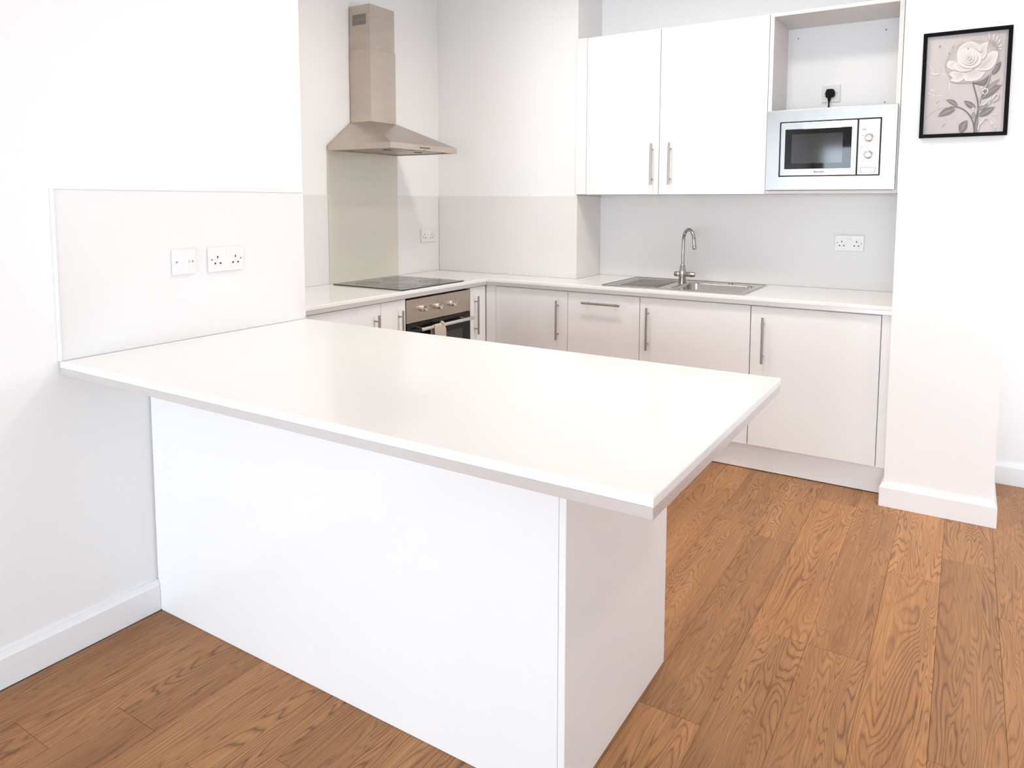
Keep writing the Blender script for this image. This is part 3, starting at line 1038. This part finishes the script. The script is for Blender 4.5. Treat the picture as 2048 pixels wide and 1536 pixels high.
def art():
    # outlines in pixels of a zoom on the photograph, mapped to the print's own rectangle
    TL, TR, BR, BL = (335, 262), (1312, 170), (1205, 1372), (265, 1408)
    iw, ih = fwid - 2 * fb + .002, fhei - 2 * fb + .002

    def st(p):
        s, t = .5, .5
        for _ in range(12):
            x = (1 - t) * ((1 - s) * TL[0] + s * TR[0]) + t * ((1 - s) * BL[0] + s * BR[0])
            y = (1 - t) * ((1 - s) * TL[1] + s * TR[1]) + t * ((1 - s) * BL[1] + s * BR[1])
            s += (p[0] - x) / 960.0
            t += (p[1] - y) / 1180.0
        return min(1, max(0, s)), min(1, max(0, t))

    verts, faces, cols = [], [], []
    lay = [0]

    def lin(c):
        return tuple(.74 * (v / 255.0) ** 2.2 for v in c) + (1.0,)

    def y_():
        lay[0] += 1
        return -.0060 - lay[0] * .00004

    def pos(p, y):
        s, t = st(p)
        return ((s - .5) * iw, y, (.5 - t) * ih)

    def smoothp(pts, n=5):
        out = []
        m = len(pts)
        for i in range(m):
            p0, p1, p2, p3 = pts[i - 1], pts[i], pts[(i + 1) % m], pts[(i + 2) % m]
            for k in range(n):
                u = k / n
                out.append(tuple(.5 * (2 * p1[q] + (p2[q] - p0[q]) * u + (2 * p0[q] - 5 * p1[q] + 4 * p2[q] - p3[q]) * u * u
                                       + (3 * p1[q] - p0[q] - 3 * p2[q] + p3[q]) * u ** 3) for q in (0, 1)))
        return out

    def blob(pts, rim, mid, focus=None, smooth=True):
        """closed outline; colour runs from rim to mid at the focus."""
        P = smoothp(pts) if smooth else list(pts)
        c = focus or (sum(p[0] for p in P) / len(P), sum(p[1] for p in P) / len(P))
        y = y_()
        b = len(verts)
        for f, col in ((1.0, rim), (.62, tuple(rim[q] * .45 + mid[q] * .55 for q in range(3)))):
            for p in P:
                verts.append(pos((c[0] + (p[0] - c[0]) * f, c[1] + (p[1] - c[1]) * f), y))
                cols.append(lin(col))
        verts.append(pos(c, y))
        cols.append(lin(mid))
        n = len(P)
        for i in range(n):
            j = (i + 1) % n
            faces.append((b + i, b + j, b + n + j, b + n + i))
            faces.append((b + n + i, b + n + j, b + 2 * n))

    def petal(pts, rim=(250, 246, 243), mid=(222, 211, 207), focus=None):
        sh = [(p[0] + 7, p[1] + 13) for p in pts]
        blob(sh, (190, 178, 175), (176, 165, 162))
        blob(pts, rim, mid, focus)

    def leaf(a, b, wdt, c1=(122, 114, 112), c2=(150, 141, 139), bend=0.0):
        ax, ay = a
        bx, by = b
        dx, dy = bx - ax, by - ay
        ln = math.hypot(dx, dy)
        nx, ny = -dy / ln, dx / ln
        L, R = [], []
        for k in range(1, 9):
            u = k / 9
            q = math.sin(PI * u ** .85) * wdt
            o = bend * math.sin(PI * u)
            L.append((ax + dx * u + nx * (q + o), ay + dy * u + ny * (q + o)))
            R.append((ax + dx * u + nx * (-q + o), ay + dy * u + ny * (-q + o)))
        blob([a] + L + [b] + R[::-1], c1, c2, smooth=False)
        stroke([a, ((ax + bx) / 2 + nx * bend, (ay + by) / 2 + ny * bend), b], 5, (196, 187, 184))

    def stroke(pts, w, col, w2=None):
        w2 = w if w2 is None else w2
        P = []
        m = len(pts)
        for i in range(m - 1):
            p0, p1, p2, p3 = pts[max(i - 1, 0)], pts[i], pts[i + 1], pts[min(i + 2, m - 1)]
            for k in range(7):
                u = k / 7
                P.append(tuple(.5 * (2 * p1[q] + (p2[q] - p0[q]) * u + (2 * p0[q] - 5 * p1[q] + 4 * p2[q] - p3[q]) * u * u
                                     + (3 * p1[q] - p0[q] - 3 * p2[q] + p3[q]) * u ** 3) for q in (0, 1)))
        P.append(pts[-1])
        y = y_()
        b = len(verts)
        for i, p in enumerate(P):
            a_, c_ = P[max(i - 1, 0)], P[min(i + 1, len(P) - 1)]
            dx, dy = c_[0] - a_[0], c_[1] - a_[1]
            ln = math.hypot(dx, dy) or 1
            ww = (w + (w2 - w) * i / (len(P) - 1)) / 2
            for sg in (1, -1):
                verts.append(pos((p[0] - dy / ln * ww * sg, p[1] + dx / ln * ww * sg), y))
                cols.append(lin(col))
        for i in range(len(P) - 1):
            faces.append((b + 2 * i, b + 2 * i + 1, b + 2 * i + 3, b + 2 * i + 2))

    # background: grid with a soft printed tone
    y = y_()
    n = 8
    for j in range(n + 1):
        for i in range(n + 1):
            s, t = i / n, j / n
            verts.append(((s - .5) * iw, y, (.5 - t) * ih))
            k = 8 * math.sin(3.1 * s + 1.7) * math.cos(2.6 * t) + 6 * (s - .5)
            cols.append(lin((219 + k, 209 + k, 207 + k)))
    for j in range(n):
        for i in range(n):
            a = j * (n + 1) + i
            faces.append((a, a + 1, a + n + 2, a + n + 1))
    G = (120, 112, 110)
    # thin sweeping lines and specks
    stroke([(300, 1215), (400, 1135), (520, 1090), (660, 1078)], 7, (184, 174, 171), 10)
    stroke([(320, 945), (430, 930), (560, 935), (660, 985)], 8, (206, 197, 194))
    stroke([(330, 915), (420, 940), (520, 935)], 7, (240, 235, 233))
    stroke([(380, 680), (430, 695), (480, 680)], 22, (243, 239, 237), 10)
    stroke([(384, 694), (432, 709), (486, 690)], 6, (178, 168, 165))
    stroke([(320, 560), (345, 545), (360, 600), (400, 640)], 9, (240, 235, 233))
    stroke([(370, 870), (400, 880), (430, 865)], 14, (242, 238, 236), 6)
    stroke([(500, 680), (600, 705), (690, 735)], 12, (238, 231, 229), 5)
    stroke([(600, 780), (595, 840), (610, 890)], 9, (240, 235, 233), 5)
    for p in ((440, 1085), (490, 620), (735, 950), (545, 1225), (690, 1270), (755, 330), (610, 470), (430, 935), (620, 1215), (400, 1370)):
        blob([(p[0] + 9 * math.cos(a), p[1] + 9 * math.sin(a)) for a in (0, 1.26, 2.5, 3.8, 5.0)], (168, 158, 155), (240, 236, 234))
    for a, b in (((440, 1030), (480, 1008)), ((500, 1310), (548, 1268)), ((640, 390), (662, 352)), ((590, 440), (640, 480)), ((480, 360), (500, 388)), ((500, 355), (476, 385))):
        stroke([a, b], 12, (160, 151, 148), 4)
    # fan-shaped spray, upper right
    for a, b in (((1100, 380), (1075, 215)), ((1110, 380), (1135, 225)), ((1120, 385), (1180, 250)), ((1130, 395), (1205, 290)), ((1140, 405), (1225, 350)), ((1145, 415), (1215, 395))):
        stroke([a, b], 10, (184, 174, 171), 30)
        stroke([(a[0] * .5 + b[0] * .5, a[1] * .5 + b[1] * .5), b], 6, (245, 241, 239), 24)
    # stems
    stroke([(872, 770), (895, 870), (925, 1000), (930, 1110), (895, 1240), (880, 1380)], 16, G, 22)
    stroke([(600, 1075), (710, 1085), (800, 1140), (865, 1250), (882, 1380)], 12, G, 20)
    stroke([(1075, 690), (1050, 790), (975, 920), (940, 1050)], 13, (205, 196, 193), 15)
    stroke([(1085, 700), (1062, 795), (990, 925), (950, 1040)], 7, G)
    stroke([(940, 1100), (925, 1200), (905, 1380)], 12, (140, 131, 129), 16)
    # leaves
    leaf((960, 990), (1215, 815), 48, bend=-14)
    leaf((1010, 900), (1190, 745), 26, (150, 141, 138), (176, 166, 163))
    leaf((930, 1190), (1125, 1075), 40)
    leaf((920, 1110), (1060, 1050), 26, (140, 131, 129), (165, 156, 153))
    leaf((905, 1085), (765, 1000), 36, bend=-8)
    leaf((700, 1065), (548, 990), 28, bend=10)
    leaf((665, 1100), (448, 1192), 42, bend=12)
    leaf((715, 1390), (805, 1228), 48, bend=-10)
    leaf((1100, 705), (1210, 540), 34, (112, 105, 103), (142, 133, 131))
    leaf((880, 1130), (862, 1230), 22, (150, 141, 139), (172, 163, 160))
    blob([(880, 780), (1040, 680), (1070, 700), (1020, 820), (940, 820)], (118, 111, 108), (150, 141, 138))
    # pale curls
    for pts in ([(1000, 925), (985, 895), (1010, 865), (1045, 870), (1040, 905), (1005, 935)], [(1060, 1030), (1090, 985), (1140, 930), (1165, 945), (1145, 990), (1100, 1020)],
                [(985, 1060), (1040, 1010), (1080, 965), (1050, 1055)], [(960, 870), (975, 835), (985, 880), (960, 880)],
                [(920, 1350), (935, 1290), (985, 1240), (1010, 1205), (1035, 1225)], [(1060, 1240), (1100, 1290), (1115, 1370)]):
        stroke([(p[0] + 4, p[1] + 7) for p in pts], 12, (160, 150, 148))
        stroke(pts, 14, (247, 243, 241), 8)
    for p in ((955, 1265), (1075, 1275), (1125, 1310), (1115, 1165), (870, 1095)):
        blob([(p[0] + 13 * math.cos(a), p[1] + 13 * math.sin(a)) for a in (0, 1.26, 2.5, 3.8, 5.0)], (235, 230, 228), (250, 248, 246))
    # rose
    blob([(560, 560), (700, 360), (900, 300), (1060, 320), (1180, 450), (1120, 640), (960, 770), (700, 790), (590, 700)], (200, 189, 186), (232, 224, 221))
    petal([(600, 690), (660, 660), (790, 690), (770, 745), (700, 785), (610, 765), (640, 735)], focus=(735, 690))
    petal([(780, 760), (800, 690), (900, 630), (1025, 640), (1000, 700), (940, 755), (850, 772)], focus=(885, 665))
    petal([(940, 640), (960, 560), (1040, 470), (1120, 425), (1175, 440), (1160, 520), (1120, 600), (1050, 645)], focus=(985, 590))
    petal([(905, 420), (960, 360), (1060, 318), (1050, 400), (1040, 470), (980, 520)], (247, 243, 240), (226, 216, 212))
    petal([(570, 575), (610, 535), (700, 560), (760, 600), (740, 655), (640, 640), (585, 615)], focus=(725, 600))
    petal([(640, 600), (700, 560), (860, 590), (900, 615), (840, 650), (740, 662), (680, 640)], focus=(820, 610))
    petal([(705, 520), (700, 430), (760, 350), (860, 310), (960, 350), (980, 430), (900, 400), (780, 440)], (246, 241, 238), (228, 219, 215), (850, 370))
    petal([(700, 540), (720, 430), (820, 390), (940, 420), (985, 500), (950, 580), (850, 620), (750, 600)], (250, 246, 243), (226, 215, 211), (840, 510))
    petal([(735, 520), (765, 440), (850, 415), (920, 450), (930, 520), (870, 580), (790, 575)], (248, 243, 240), (222, 210, 205), (835, 505))
    petal([(770, 515), (795, 455), (850, 440), (895, 475), (885, 535), (830, 560)], (249, 245, 242), (218, 205, 200), (832, 505))
    petal([(800, 505), (820, 470), (855, 470), (868, 505), (840, 530)], (246, 241, 238), (206, 193, 188), (836, 505))
    stroke([(800, 700), (880, 640), (950, 600), (1000, 520)], 5, (205, 193, 189))
    stroke([(950, 630), (1040, 560), (1090, 500)], 5, (214, 203, 199))
    blob([(830 + 9 * math.cos(a), 398 + 9 * math.sin(a)) for a in (0, 1.26, 2.5, 3.8, 5.0)], (150, 140, 137), (170, 160, 157))
    me = bpy.data.meshes.new('art_print')
    me.from_pydata(verts, [], faces)
    ca = me.color_attributes.new('Col', 'FLOAT_COLOR', 'POINT')
    for i, c in enumerate(cols):
        ca.data[i].color = c
    me.materials.append(M['art'])
    o = bpy.data.objects.new('art_print', me)
    o['label'] = 'grey print of a white rose with dark leaves'
    COL.objects.link(o)
    o.parent = pc
    MB().box(-iw / 2, iw / 2, -.0058, -.0015, -ih / 2, ih / 2).build('backing_board', M['carcass'], pc)


art()
